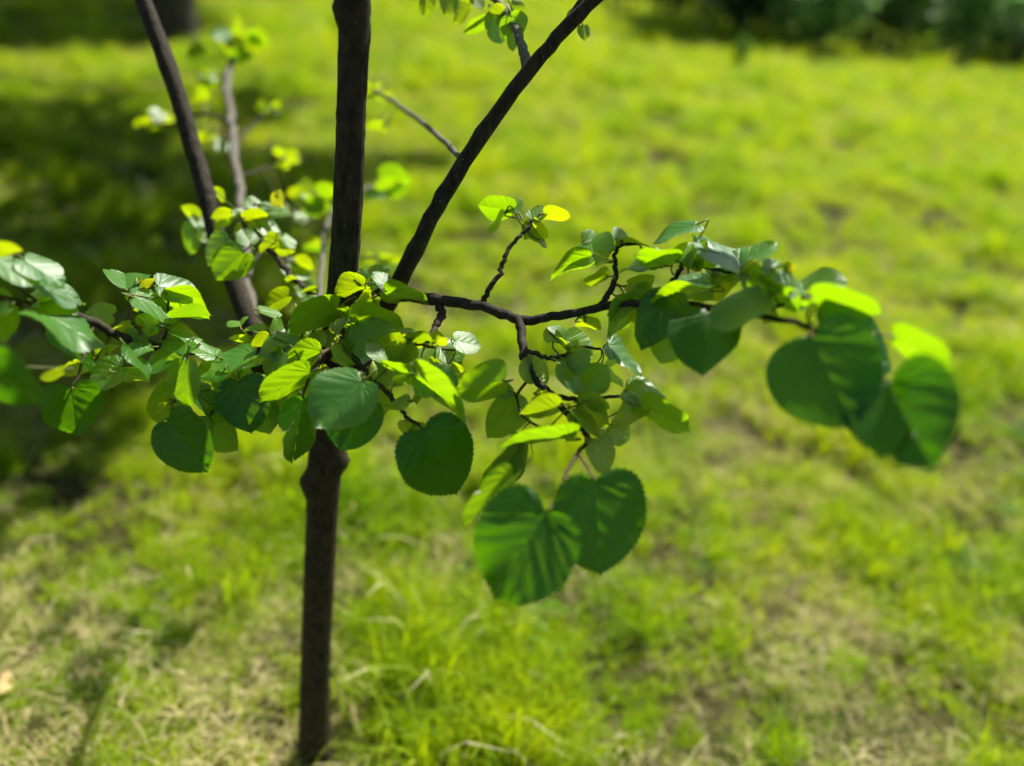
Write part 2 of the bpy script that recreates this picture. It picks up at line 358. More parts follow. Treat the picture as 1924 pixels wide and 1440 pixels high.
# ------------------------------------------------------------------ the young linden
BASE = ground(590, 1428)
TREE = empty('linden_tree', BASE)
tag(TREE, 'young linden tree with dark slender trunk and fresh heart shaped leaves', 'tree')
TRUNK_Y = BASE.y
def on_trunk(x, y, dy=0.0):
    v = at(x, y, 1.0) - CC
    return CC + v * ((TRUNK_Y + dy) / v.y)
def wood(name, pts, rad, mat, parent=TREE, sides=12, sub=7, rough=0.05, seed=0, bumps=(), wobble=0.0):
    path, ro = smooth_path(pts, rad, sub)
    rr = random.Random(seed + 5)
    if wobble:
        path = [p + Vector((rr.gauss(0, 1), rr.gauss(0, 1), rr.gauss(0, 1))) * wobble * min(1, i / 3) for i, p in enumerate(path)]
        # swollen nodes, as old bud scars
        ro = [q * (1 + (min(.28, wobble * 200) if i % 5 == 2 else 0.0) * rr.random()) for i, q in enumerate(ro)]
    V, F = tube(path, ro, sides, rough=rough, seed=seed)
    for c, br in bumps:
        for v in range(len(V)):
            d = V[v] - c; k = max(0.0, 1 - d.length / br)
            if k > 0: V[v] = V[v] + (V[v] - min(path, key=lambda q: (q - V[v]).length)).normalized() * br * 0.45 * k
    o = mesh_obj(name, [v - BASE for v in V], F, [mat], parent)
    return o
def px_r(w_px, d): return 0.5 * w_px * d / FPX
tp = [on_trunk(588, 1446, 0) + Vector((0, 0, -.03)), on_trunk(590, 1380), on_trunk(593, 1250), on_trunk(599, 1100), on_trunk(606, 950), on_trunk(612, 850), on_trunk(622, 740),
      on_trunk(634, 620), on_trunk(646, 500), on_trunk(655, 350), on_trunk(660, 200), on_trunk(666, 60), on_trunk(669, -60), on_trunk(672, -260)]
tp += [tp[-1] + Vector((0.02, 0.03, 0.35)), tp[-1] + Vector((0.0, 0.05, 0.75)), tp[-1] + Vector((0.05, 0.06, 1.2))]
tr_ = [.044, .031, .027, .0262, .0255, .0262, .0245, .0208, .0196, .0188, .0178, .0185, .0165, .0145, .012, .009, .004]
TRUNK = wood('trunk', tp, tr_, M_TRUNK, sides=20, sub=9, rough=.035, seed=1,
             bumps=[(on_trunk(580, 905), .032), (on_trunk(645, 868), .030), (on_trunk(637, 15), .022), (on_trunk(662, 250), .012)])
def pp(lst): return [at(*q) for q in lst]
PATHS = {}
def branch(key, name, lst, wpx, mat=M_TWIG, parent=TREE, seed=0, wobble=0.0009, sides=9, sub=6):
    pts = pp(lst); rad = [px_r(wpx[0] + (wpx[1] - wpx[0]) * i / (len(lst) - 1), lst[i][2]) for i in range(len(lst))]
    o = wood(name, pts, rad, mat, parent, sides=sides, sub=sub, seed=seed, wobble=wobble, rough=.07)
    path, _ = smooth_path(pts, rad, 10)
    q = []
    for p in path:
        v = p - CC; d = v.dot(_F); q.append((962 + FPX * v.dot(CR) / d, 720 - FPX * v.dot(CU) / d, d, p))
    PATHS[key] = (o, q); return o
# limbs
branch('limb_l', 'limb', [(604, 850, 1.205), (560, 770, 1.215), (500, 665, 1.22), (455, 570, 1.235), (408, 440, 1.24), (366, 290, 1.24), (325, 150, 1.23), (268, 0, 1.21), (215, -150, 1.19), (150, -330, 1.17), (110, -520, 1.15)], (38, 27), M_TRUNK, seed=2, wobble=.0006, sides=16)
branch('limb_r', 'limb', [(622, 790, 1.165), (655, 705, 1.15), (700, 620, 1.12), (745, 540, 1.08), (800, 430, 1.05), (872, 305, 1.02), (985, 145, .985), (1075, 40, .96), (1165, -45, .94), (1290, -160, .92), (1420, -330, .9)], (37, 21), M_TRUNK, seed=3, wobble=.0006, sides=16)
LR = PATHS['limb_r'][0]; LLm = PATHS['limb_l'][0]
branch('limb_r2', 'branch', [(1055, 62, .965), (1085, 20, .968), (1120, -35, .97), (1160, -120, .97), (1185, -260, .97)], (22, 14), M_TRUNK, seed=4, wobble=.0005)
# main right branch
branch('right', 'branch', [(648, 556, 1.07), (700, 547, 1.06), (760, 554, 1.045), (825, 564, 1.03), (905, 576, 1.01), (978, 600, .985), (1050, 593, .96), (1130, 577, .93), (1215, 568, .90), (1330, 576, .85), (1420, 592, .80), (1505, 610, .745), (1540, 632, .715)], (25, 9), M_TWIG, seed=5)
branch('up_mid', 'branch', [(905, 577, 1.01), (918, 545, 1.01), (938, 515, 1.012), (950, 478, 1.015), (962, 460, 1.017), (985, 438, 1.02), (1000, 414, 1.025)], (11, 6), M_TWIG, seed=6, wobble=.0011)
branch('spur', 'branch', [(824, 566, 1.03), (828, 590, 1.02), (822, 606, 1.0), (812, 624, .985), (803, 640, .97)], (16, 11), M_TWIG, seed=7, wobble=.0011)
branch('stub', 'branch', [(824, 588, 1.02), (832, 597, 1.022), (836, 596, 1.024)], (10, 6), M_TWIG, seed=8, sub=3)
branch('down', 'branch', [(977, 600, .985), (981, 640, .965), (986, 672, .95), (1002, 708, .935), (1035, 742, .92), (1062, 775, .90), (1090, 800, .885), (1107, 828, .87)], (19, 10), M_TWIG, seed=9)
branch('down_side', 'branch', [(985, 660, .955), (1005, 664, .955), (1035, 674, .955), (1060, 668, .955), (1080, 655, .955), (1130, 655, .955)], (11, 5), M_SHOOT, seed=10)
branch('down_mid', 'branch', [(1040, 745, .915), (1085, 752, .91), (1120, 750, .905), (1160, 745, .90), (1195, 765, .89)], (10, 5), M_SHOOT, seed=11)
branch('down_tip', 'branch', [(1105, 830, .87), (1086, 852, .85), (1068, 880, .83), (1058, 908, .81), (1045, 935, .785), (1028, 962, .76)], (8, 5), M_SHOOT, seed=12, wobble=.0006)
branch('down_tip2', 'branch', [(1086, 852, .85), (1100, 872, .82), (1115, 900, .78)], (6, 5), M_SHOOT, seed=13, wobble=.0003)
branch('down_left', 'branch', [(1000, 706, .935), (975, 735, .93), (972, 750, .925), (990, 790, .9), (1065, 822, .89)], (6, 4), M_SHOOT, seed=14, wobble=.0004)
branch('riser', 'branch', [(1128, 577, .93), (1145, 548, .93), (1157, 520, .93), (1155, 492, .932), (1166, 462, .935), (1200, 458, .935)], (13, 5), M_TWIG, seed=15)
branch('riser_mid', 'branch', [(1215, 568, .90), (1250, 545, .90), (1275, 512, .90), (1285, 492, .90), (1300, 488, .90), (1330, 505, .895), (1400, 515, .88)], (11, 5), M_TWIG, seed=16)
branch('riser_far', 'branch', [(1420, 592, .80), (1450, 580, .80), (1490, 565, .79), (1520, 560, .78), (1535, 575, .765)], (8, 5), M_SHOOT, seed=17, wobble=.0006)
branch('right_tip', 'branch', [(1538, 630, .715), (1580, 650, .70), (1635, 690, .68), (1672, 720, .67)], (8, 5), M_SHOOT, seed=18, wobble=.0005)
# left branch
branch('left', 'branch', [(628, 700, 1.10), (560, 692, 1.07), (480, 692, 1.04), (385, 662, 1.0), (310, 655, .975), (225, 632, .94), (178, 607, .92), (80, 577, .87), (0, 562, .82), (-80, 548, .78)], (22, 13), M_TWIG, seed=19)
branch('left_up', 'branch', [(282, 650, .965), (262, 622, .965), (246, 598, .97), (244, 568, .97), (250, 542, .97), (275, 530, .97)], (9, 5), M_SHOOT, seed=20, wobble=.0006)
branch('left_mid', 'branch', [(330, 658, .98), (308, 645, .975), (312, 625, .97), (318, 600, .97), (312, 550, .975)], (7, 4), M_SHOOT, seed=21, wobble=.0005)
branch('left_down', 'branch', [(385, 662, 1.0), (380, 690, .985), (345, 715, .96), (330, 750, .945), (320, 790, .93)], (8, 5), M_SHOOT, seed=22, wobble=.0005)
branch('left_down2', 'branch', [(480, 692, 1.04), (470, 720, 1.0), (430, 735, .97), (395, 780, .96)], (8, 5), M_SHOOT, seed=23, wobble=.0005)
branch('left_low', 'branch', [(178, 607, .92), (160, 660, .90), (150, 700, .89), (136, 728, .88)], (6, 4), M_SHOOT, seed=24, wobble=.0005)
branch('left_end', 'branch', [(80, 577, .87), (40, 545, .84), (0, 510, .81), (-30, 480, .79)], (7, 5), M_SHOOT, seed=25, wobble=.0005)
branch('left_end2', 'branch', [(0, 562, .82), (-30, 610, .77), (-40, 680, .73)], (7, 5), M_SHOOT, seed=26, wobble=.0005)
# behind-left twig and the pale twig going back
branch('back', 'branch', [(632, 612, 1.10), (590, 560, 1.13), (555, 527, 1.15), (522, 487, 1.17), (492, 455, 1.18), (470, 440, 1.19), (455, 410, 1.2), (480, 385, 1.21)], (13, 7), M_TWIG, seed=27)
branch('pale', 'branch', [(607, 750, 1.19), (535, 690, 1.22), (482, 615, 1.27), (468, 550, 1.33), (463, 470, 1.42), (454, 370, 1.55), (444, 300, 1.68), (430, 215, 1.85), (430, 140, 2.0), (440, 85, 2.08)], (19, 14), M_PALE, seed=28, wobble=.003)
branch('pale_side', 'branch', [(468, 500, 1.35), (490, 480, 1.36), (515, 470, 1.36), (560, 500, 1.36)], (8, 5), M_PALE, seed=29)
branch('pale_left', 'branch', [(434, 225, 1.83), (380, 215, 1.86), (330, 232, 1.9), (285, 235, 1.94)], (8, 5), M_TWIG, seed=30)
branch('pale_right', 'branch', [(440, 270, 1.74), (470, 240, 1.85), (505, 205, 1.95)], (7, 4), M_TWIG, seed=31)
branch('pale_low', 'branch', [(448, 330, 1.62), (490, 320, 1.72), (540, 295, 1.82)], (7, 4), M_TWIG, seed=32)
branch('behind_trunk', 'branch', [(600, 600, 1.25), (605, 500, 1.42), (612, 430, 1.58), (640, 380, 1.7), (700, 350, 1.8)], (11, 7), M_PALE, seed=33)
branch('limb_twig', 'branch', [(870, 303, 1.02), (855, 285, 1.10), (800, 235, 1.32), (745, 195, 1.52), (705, 172, 1.65)], (12, 8), M_PALE, seed=34)
branch('limb_spur', 'branch', [(992, 135, .985), (988, 112, 1.0), (980, 90, 1.02), (968, 50, 1.06), (945, 15, 1.10), (900, -20, 1.14), (800, -40, 1.2)], (22, 9), M_PALE, seed=35)
# front cluster
branch('front', 'branch', [(632, 640, 1.075), (650, 658, 1.02), (680, 690, .965), (702, 716, .94), (745, 756, .915), (762, 782, .905), (798, 810, .89)], (14, 6), M_TWIG, seed=36)
branch('front_left', 'branch', [(650, 658, 1.02), (612, 660, .985), (585, 700, .955), (566, 752, .94)], (8, 5), M_SHOOT, seed=37, wobble=.0005)
branch('front_mid', 'branch', [(680, 690, .965), (720, 668, .965), (765, 646, .97), (820, 655, .975), (855, 660, .97)], (7, 4), M_SHOOT, seed=38, wobble=.0005)
branch('front_right', 'branch', [(745, 756, .915), (782, 750, .91), (787, 712, .915), (850, 730, .91), (940, 718, .91)], (7, 4), M_SHOOT, seed=39, wobble=.0005)
branch('front_up', 'branch', [(632, 645, 1.075), (650, 625, 1.03), (662, 605, 1.01), (690, 570, 1.02), (722, 545, 1.03)], (8, 5), M_SHOOT, seed=40, wobble=.0005)
branch('front_down', 'branch', [(702, 716, .94), (690, 740, .93), (682, 760, .925)], (6, 4), M_SHOOT, seed=41, wobble=.0004)
branch('centre_left', 'branch', [(628, 660, 1.09), (590, 650, 1.06), (555, 640, 1.04), (520, 625, 1.03), (480, 640, 1.03)], (10, 5), M_SHOOT, seed=42, wobble=.0006)

# ------------------------------------------------------------------ leaves
CTRL = [(-0.01, 0.0), (-0.055, 0.07), (-0.095, 0.18), (-0.075, 0.32), (0.02, 0.435), (0.16, 0.497), (0.32, 0.508), (0.48, 0.482), (0.63, 0.418), (0.76, 0.325), (0.85, 0.215), (0.91, 0.105), (0.955, 0.032), (1.0, 0.0)]
def outline(n, serr, seed):
    r = random.Random(seed)
    P = [Vector((x, y, 0)) for y, x in CTRL]
    path, _ = smooth_path(P, [0] * len(P), 14)
    cum = [0]
    for a, b in zip(path, path[1:]): cum.append(cum[-1] + (b - a).length)
    out = []
    for i in range(n + 1):
        s = cum[-1] * i / n; j = max(0, min(len(cum) - 2, int(np.searchsorted(cum, s) - 1)))
        t = (s - cum[j]) / (cum[j + 1] - cum[j] + 1e-9); p = path[j].lerp(path[j + 1], t)
        tg = (path[j + 1] - path[j]).normalized(); nm = Vector((tg.y, -tg.x, 0))
        q = i / n
        if i % 2 == 1 and 0.05 < q < 0.97: p = p + nm * serr * r.uniform(.6, 1.3) + tg * serr * 0.9
        out.append((q, max(0.0, p.x), p.y))
    return out
def leaf_geom(seed, n=56, K=7, fold=.2, droop=.15, wave=.02, ripple=.016, cup=0.1, twist=0.0, skew=0.0, crk=0.004):
    r = random.Random(seed); V, F, UV = [], [], []
    NV = 8.0
    for side in (-1, 1):
        ol = outline(n, 0.021, seed * 2 + side)
        ph = r.uniform(0, 6.28); wv = wave * r.uniform(.6, 1.4); fo = fold * r.uniform(.75, 1.25); s0 = len(V)
        wid = 1 + side * skew
        o1, o2, oa = r.uniform(0, 6.28), r.uniform(0, 6.28), r.uniform(.01, .035)
        bite = r.uniform(.25, .85) if r.random() < .22 else -1; bw = r.uniform(.02, .045)
        ol = [(q, x * (1 + oa * math.sin(q * 8 + o1) + .5 * oa * math.sin(q * 17 + o2)) * (1 - (.30 * max(0, 1 - abs(q - bite) / bw) if bite > 0 else 0)), y) for q, x, y in ol]
        for (q, x, y) in ol:
            mrib = max(0.0, y - 0.72 * x)
            for k in range(K + 1):
                v = k / K; px = x * v * wid; py = mrib + (y - mrib) * v
                u = q * NV
                z = ripple * abs(math.sin(math.pi * u)) ** .7 * (v ** .6) * (1 - .75 * v ** 3) * (0.55 + x) + crk * (math.sin(px * 31 + ph * 3) * math.sin(py * 27 + ph) + .6 * math.sin(px * 57 + py * 43 + ph))
                z += fo * px + wv * math.sin(q * 9.5 + ph) * v * v * (0.4 + x) * 2
                z -= cup * px * px + droop * (max(0, py) ** 1.9) + 0.05 * droop * (py > .85) * (py - .85) * 10
                z += twist * px * py * side
                V.append(Vector((side * px, py, z))); UV.append((u, v))
        for i in range(len(ol) - 1):
            for k in range(K):
                a = s0 + i * (K + 1) + k; b = a + K + 1
                F.append((a, a + 1, b + 1, b) if side > 0 else (a, b, b + 1, a + 1))
    return V, F, UV

def leaf_solve(B2, T2, wpx, d, cls):
    """orientation of a real leaf (width 0.96 of its length) that reads with that length and width"""
    B = at(*B2, d); sx = (T2[0] - B2[0]) * d / FPX; sy = -(T2[1] - B2[1]) * d / FPX
    Lp = math.hypot(sx, sy); wp = wpx * d / FPX
    view = (B - CC).normalized(); dirp = (CR * sx + CU * sy).normalized()
    dirp = (dirp - view * dirp.dot(view)).normalized()
    target = {'y': -0.72, 'm': -0.38, 'd': 0.06, 'g': 0.55}[cls]
    hv = (SUN - view).normalized(); best = None
    Lmin = max(Lp, wp / 0.96) * 1.02
    for mlt in (1.0, 1.06, 1.12, 1.2, 1.28, 1.36, 1.45, 1.55, 1.68):
        Ln = Lmin * mlt
        if Ln > 0.125 and mlt > 1: continue
        ca = min(1, Lp / Ln); sa = math.sqrt(1 - ca * ca); cf = min(1, wp / (0.96 * Ln)); sf = math.sqrt(1 - cf * cf)
        for s1 in (-1, 1):
            a = dirp * ca + view * sa * s1
            e2 = view.cross(dirp).normalized(); e3 = a.cross(e2).normalized()
            for s2 in (-1, 1):
                wv = e2 * cf + e3 * sf * s2
                nm = wv.cross(a).normalized()
                if nm.dot(view) > 0: nm = -nm
                ns = nm.dot(SUN)
                up = abs(nm.z)
                sc_ = abs(ns - target) + 0.35 * (mlt - 1) + 0.25 * max(0, a.z) - 0.1 * up + 0.9 * sa * sf
                if cls == 'g': sc_ += 3.0 * (1 - nm.dot(hv)) - abs(ns - target)
                if best is None or sc_ < best[0]: best = (sc_, Ln, a.normalized(), nm)
    _, Ln, a, nm = best
    e = B + a * Ln - CC; ed = e.dot(_F); el = math.hypot(962 + FPX * e.dot(CR) / ed - B2[0], 720 - FPX * e.dot(CU) / ed - B2[1])
    Ln *= min(1.15, max(.84, (Lp * FPX / d + 6) / (el + 6)))
    n = nm if nm.z >= 0 else -nm
    x = a.cross(n).normalized()
    return B, Ln, x, a, n
leaf_count = 0
def make_leaf(key, bx, by, tx, ty, w, cls='d', dz=0.0, fold=None, young=False, hi=True):
    global leaf_count; leaf_count += 1
    seed = leaf_count; r = random.Random(seed * 31)
    bo, path = PATHS[key]
    qx, qy, qd, qp = min(path, key=lambda q: (q[0] - bx) ** 2 + (q[1] - by) ** 2)
    d = qd + dz + r.uniform(-.008, .008)
    gk = 0.02 if w < 110 else 0.0; gx, gy = (tx - bx) * gk, (ty - by) * gk; bx -= gx; by -= gy; tx += gx; ty += gy
    B, Ln, x, a, n = leaf_solve((bx, by), (tx, ty), w * (1.0 if w < 110 else .98), d, cls)
    flat = .35 if cls == 'g' else 1.0          # leaves held level towards the sky lie flatter
    f = fold if fold is not None else r.uniform(.05, .28) * flat
    V, F, UV = leaf_geom(seed, 50 if hi else 30, 7 if hi else 4, fold=f, droop=r.uniform(.02, .22) * flat, wave=r.uniform(.012, .045),
                         ripple=r.uniform(.011, .021), cup=r.uniform(-.05, .25) * flat, twist=r.uniform(-.2, .2), skew=r.uniform(-.09, .09), crk=r.uniform(.002, .007))
    nb = len(F)
    # petiole down to the twig
    Mx = Matrix((x, a, n)).transposed()
    loc = (Mx.inverted() @ (qp - B)) / Ln
    mid1 = Vector((0, -min(.35, loc.length * .4), -0.02)); mid2 = loc * .65 + Vector((0, 0, -.05))
    if loc.length > 0.02:
        pth, pr = smooth_path([Vector((0, 0.0, -.004)), mid1, mid2, loc], [.0011 / Ln, .00095 / Ln, .001 / Ln, .0014 / Ln], 4)
        Vp, Fp = tube(pth, pr, 6); o0 = len(V)
        V += Vp; F += [tuple(i + o0 for i in f_) for f_ in Fp]; UV += [(0.5, 0.5)] * len(Vp)
    fm = [0] * nb + [1] * (len(F) - nb)
    o = mesh_obj('leaf', V, F, [M_YOUNG if young else (M_OLDSHADELEAF if Ln > {'d': .062, 'm': .085}.get(cls, .1) else (M_LEAF if Ln > .045 else M_FRESH)), M_PET], bo, fmat=fm, uv=UV)  # leaves meant as shaded take the painted-dark copy at a smaller length
    o.matrix_basis = Matrix.Translation(B - BASE) @ Mx.to_4x4() @ Matrix.Scale(Ln, 4)
    return o

LEAVES = {
 'left_end': [(-15,470,42,466,32,'y',-.04), (-12,488,76,530,52,'g'), (48,490,122,538,50,'g'), (66,536,158,570,34,'g',-.01)],
 'left': [(70,583,202,650,62,'g',-.03), (105,618,190,692,56,'d'), (176,682,114,702,30,'y',.02), (188,668,220,644,22,'y',.01), (228,690,166,728,56,'d',-.03), (84,556,44,580,30,'d'),
   (262,630,236,676,46,'d',-.01), (348,645,270,700,44,'g',-.02), (242,656,286,713,20,'g',-.03), (228,700,283,714,30,'y',-.03), (350,680,338,766,56,'m',-.06), (402,667,350,645,28,'d',-.03),
   (476,668,369,704,48,'g',-.05), (420,702,409,740,28,'d',-.07), (482,680,420,706,32,'d',-.02)],
 'left_end2': [(-34,688,93,745,86,'d',-.02), (-12,560,26,642,42,'d'), (118,698,74,712,22,'m',.05)],
 'left_low': [(134,730,142,813,98,'d')],
 'left_up': [(238,543,235,512,72,'g',0,.55), (211,592,160,586,46,'d'), (250,612,207,626,24,'y'), (265,611,301,592,30,'m'), (270,540,292,521,16,'y',0,.2,True), (262,545,268,520,12,'y',0,.2,True), (248,556,256,588,18,'y')],
 'left_mid': [(299,538,374,551,46,'g'), (314,548,398,584,34,'y'), (256,560,342,594,44,'g',-.03), (322,598,396,592,22,'y'), (323,622,382,638,30,'g',-.01)],
 'left_down': [(320,726,303,800,64,'d',.01), (318,796,386,890,92,'d',-.02), (330,760,362,792,36,'d',.02)],
 'left_down2': [(390,783,441,850,64,'d'), (366,735,431,796,42,'d'), (450,720,466,813,92,'d',-.03), (480,745,502,817,62,'d',-.02), (440,690,470,735,45,'d',.02)],
 'back': [(433,400,396,406,24,'y'), (488,386,454,381,26,'g'), (461,406,437,394,20,'g'), (462,410,502,397,22,'y',-.01), (492,390,523,386,16,'g'), (525,386,521,356,24,'y',0,.3,True), (430,414,402,433,16,'y'),
   (475,415,436,440,27,'d'), (470,458,454,430,36,'g',-.02), (488,420,529,440,28,'g'), (500,446,531,463,34,'y'), (532,445,557,466,20,'g'), (510,460,489,476,24,'y'), (455,476,403,523,66,'m',-.05),
   (426,452,381,493,38,'d',-.03), (557,526,534,522,13,'y'), (541,557,492,579,38,'m',-.05), (402,358,423,379,18,'m',.05), (556,541,591,529,22,'g'), (593,546,564,545,10,'y')],
 'pale_side': [(365,426,354,477,34,'m'), (370,410,345,385,24,'y'), (380,425,360,402,20,'g'), (375,440,396,456,18,'g'), (540,498,584,524,36,'g'), (555,490,590,500,22,'m')],
 'centre_left': [(490,584,531,592,16,'g'), (598,581,571,557,38,'g'), (601,583,628,551,30,'m',-.01), (634,576,542,622,56,'y',-.05), (561,645,484,669,44,'g',-.06), (531,655,504,663,12,'y',-.06),
   (496,622,456,618,16,'d'), (506,628,469,640,17,'g'), (470,643,432,631,14,'y'), (452,613,448,598,38,'d',0,.6), (520,626,522,594,25,'g'), (600,652,579,624,46,'d',-.07), (575,600,540,610,30,'d'), (470,650,440,660,24,'d')],
 'front_left': [(630,625,644,596,20,'y',-.02,.3,True), (581,700,487,753,54,'y',-.03), (599,660,519,696,40,'y'), (655,684,624,644,28,'g',-.05), (531,666,496,712,32,'d',.01), (566,755,557,871,60,'d',-.02), (600,700,560,740,46,'d',.03), (560,745,520,800,50,'d',.03)],
 'front_up': [(684,535,626,553,38,'y'), (660,606,712,563,44,'g',-.01), (664,605,759,609,52,'y',-.02), (660,608,654,638,14,'g'), (668,646,737,610,64,'d',-.05), (728,548,805,556,36,'y',-.02), (728,536,701,509,26,'g'), (685,533,678,504,28,'d'), (690,536,732,504,32,'d',.02)],
 'front_mid': [(757,648,704,642,24,'y',-.01), (763,645,765,613,38,'d'), (767,645,823,640,28,'y'), (765,648,728,682,50,'y',-.03), (718,676,687,644,27,'g',-.03), (783,713,716,677,22,'y',-.05), (828,650,871,690,38,'d'), (850,690,873,694,18,'y'), (857,640,906,650,38,'g'),
   (650,640,716,690,54,'d',.03), (700,700,757,716,42,'d'), (740,660,700,690,40,'d',.03)],
 'front_right': [(785,706,864,718,66,'g',-.02), (787,707,889,782,46,'y',-.03), (943,716,853,726,78,'m',-.03), (783,755,801,722,16,'d'), (830,745,800,720,26,'g',.02)],
 'front': [(797,810,868,936,142,'d',-.01), (678,720,587,804,106,'g',-.06), (705,735,726,781,42,'d',.02), (720,700,690,735,34,'d',.03), (745,720,770,700,20,'m')],
 'front_down': [(682,758,638,847,98,'d'), (640,770,655,830,60,'d',.03)],
 'up_mid': [(958,397,898,383,42,'y'), (957,396,978,372,25,'g'), (948,402,920,441,12,'y'), (1000,412,1023,387,30,'g'), (1024,402,1072,403,27,'y'), (998,415,989,452,27,'d'), (1001,420,1031,446,27,'y'), (1000,425,1021,458,27,'d'), (1013,452,1032,466,11,'d')],
 'riser': [(1118,486,1104,434,78,'d',.0), (1106,484,1031,513,32,'y'), (1100,450,1112,430,24,'d',.02), (1170,456,1157,424,26,'g'), (1172,452,1221,457,14,'y'), (1240,498,1162,500,32,'d'), (1190,550,1226,512,40,'d'), (1192,546,1222,576,56,'d'), (1190,573,1134,631,46,'m'), (1160,470,1163,445,13,'y',0,.3,True)],
 'riser_mid': [(1305,424,1226,457,32,'g'), (1267,490,1194,474,34,'y',-.02), (1275,488,1306,456,38,'g'), (1295,500,1303,464,15,'m',-.02), (1310,500,1322,446,22,'m',-.01), (1247,501,1214,503,11,'y'), (1398,511,1304,438,40,'g',-.01,.1), (1386,502,1456,451,40,'g',0,.1), (1396,516,1324,490,36,'d',.01),
   (1405,516,1421,486,18,'y',-.02,.3,True), (1331,546,1219,552,34,'y',-.03), (1336,536,1261,519,32,'d'), (1370,520,1330,560,44,'d',.02), (1400,520,1440,545,40,'d',.02), (1350,500,1400,475,30,'d',.02)],
 'right': [(1090,605,1131,612,24,'m'), (1262,560,1201,653,76,'d',-.02), (1265,612,1240,680,74,'d'), (1335,590,1318,703,130,'d',-.02), (1428,560,1329,609,68,'g',-.03), (1425,573,1461,547,24,'d'), (1150,590,1190,575,30,'d'), (1230,575,1180,600,40,'d',.02)],
 'riser_far': [(1415,526,1512,571,48,'m'), (1440,510,1529,569,48,'d'), (1510,546,1590,520,48,'d',.03), (1530,560,1658,585,64,'m',-.03), (1455,506,1489,489,11,'y'), (1478,512,1492,495,18,'y',0,.3,True), (1520,600,1532,566,16,'y',-.02,.3,True)],
 'right_tip': [(1526,636,1606,805,210,'d',-.01), (1540,614,1692,690,135,'d',.03), (1686,640,1806,686,64,'m',.03), (1672,722,1747,881,200,'d',-.01)],
 'down': [(1005,717,1000,664,52,'g'), (1095,742,1090,678,94,'g',-.01,.5), (1010,745,1049,776,42,'m'), (1082,775,1129,821,22,'g',-.03), (1120,830,1146,891,54,'d')],
 'down_side': [(1075,692,1106,657,38,'d',-.03), (1040,670,1079,690,17,'g'), (1065,640,1116,670,48,'d'), (1040,641,1046,606,40,'d'), (1045,633,1081,659,15,'y'), (1145,650,1209,702,32,'d'), (1138,690,1174,660,14,'d'), (1135,695,1171,729,22,'g')],
 'down_mid': [(1180,735,1260,756,48,'d'), (1204,760,1154,806,46,'g',-.02), (1207,765,1298,800,50,'y',-.05), (1090,760,1149,791,50,'m',-.02), (1150,800,1189,826,52,'d')],
 'down_left': [(965,745,924,827,62,'d'), (1045,765,975,778,36,'m',-.02), (1066,822,936,816,36,'y',-.03), (975,834,924,932,58,'d',-.02), (962,895,871,991,44,'m',-.10)],
 'down_tip': [(1026,965,917,1131,190,'d',-.02)],
 'down_tip2': [(1118,905,1132,1087,170,'d')],
 'limb_spur': [(800,-20,805,32,34,'d'), (850,-10,835,28,40,'d'), (890,-12,906,18,26,'g'), (935,40,868,55,34,'y',.05), (925,25,946,82,46,'d',-.02), (960,32,973,94,48,'m',-.02), (945,22,910,35,26,'y'), (960,10,985,45,40,'m',.03), (880,10,850,45,30,'m',.06)],
 'limb_r': [(1085,28,1066,36,26,'d',.03), (1095,50,1100,76,24,'d',.03)],
}
for key, rows in LEAVES.items():
    for row in rows:
        row = list(row); big = max(abs(row[0] - row[2]) + abs(row[1] - row[3]), row[4]) > 45
        kw = dict(dz=row[6] if len(row) > 6 else 0.0, fold=row[7] if len(row) > 7 else None, young=row[8] if len(row) > 8 else False, hi=big)
        make_leaf(key, *row[:6], **kw)
# smaller leaves between the listed ones, along the shoots
rf = random.Random(21)
for key, n in [('centre_left', 7), ('front', 4), ('front_mid', 5), ('front_left', 4), ('front_up', 4), ('front_right', 3), ('left', 7), ('left_mid', 3), ('left_down', 3), ('left_down2', 3), ('back', 4), ('down', 4), ('down_mid', 4), ('down_side', 3), ('down_left', 3), ('riser', 2), ('riser_mid', 4), ('riser_far', 3)]:
    pth = PATHS[key][1]
    for _ in range(n):
        q = pth[int(len(pth) * rf.uniform(.25, 1)) - 1]; a = rf.uniform(0, 6.28); ln = rf.uniform(16, 34); bx, by = q[0] + ln * .8 * math.cos(a), q[1] + ln * .6 * math.sin(a); s_ = rf.uniform(24, 46)
        make_leaf(key, bx, by, bx + math.cos(a) * s_, by + math.sin(a) * s_ * .55 + s_ * .15, s_ * rf.uniform(.5, .85), rf.choice('yymmgd'), dz=rf.uniform(-.03, .03), hi=True)
# soft clusters further back
rc = random.Random(5)
for key, cx, cy, rx, ry, n, sz in [('pale', 440, 80, 50, 42, 14, 44), ('pale', 380, 130, 16, 30, 4, 34), ('pale_left', 380, 180, 22, 20, 4, 26), ('pale_left', 288, 230, 26, 22, 6, 32), ('pale_left', 395, 255, 24, 16, 5, 34),
                                  ('pale_right', 508, 200, 24, 14, 5, 30), ('pale_low', 545, 285, 30, 18, 6, 30), ('behind_trunk', 590, 365, 40, 26, 7, 44), ('behind_trunk', 712, 345, 34, 14, 4, 52), ('behind_trunk', 565, 395, 24, 20, 4, 40),
                                  ('behind_trunk', 715, 485, 26, 12, 4, 30), ('limb_twig', 700, 170, 26, 18, 6, 26), ('limb_twig', 715, 235, 22, 14, 3, 28), ('pale_low', 560, 450, 30, 20, 3, 34)]:
    for _ in range(n):
        bx, by = cx + rc.gauss(0, .5) * rx, cy + rc.gauss(0, .5) * ry; a = rc.uniform(0, 6.28); s = sz * rc.uniform(.7, 1.2)
        make_leaf(key, bx, by, bx + math.cos(a) * s, by + abs(math.sin(a)) * s * .55 - 4, s * rc.uniform(.45, .8), rc.choice('yyyygm'), dz=rc.uniform(-.05, .05), hi=False)
print('leaves', leaf_count)

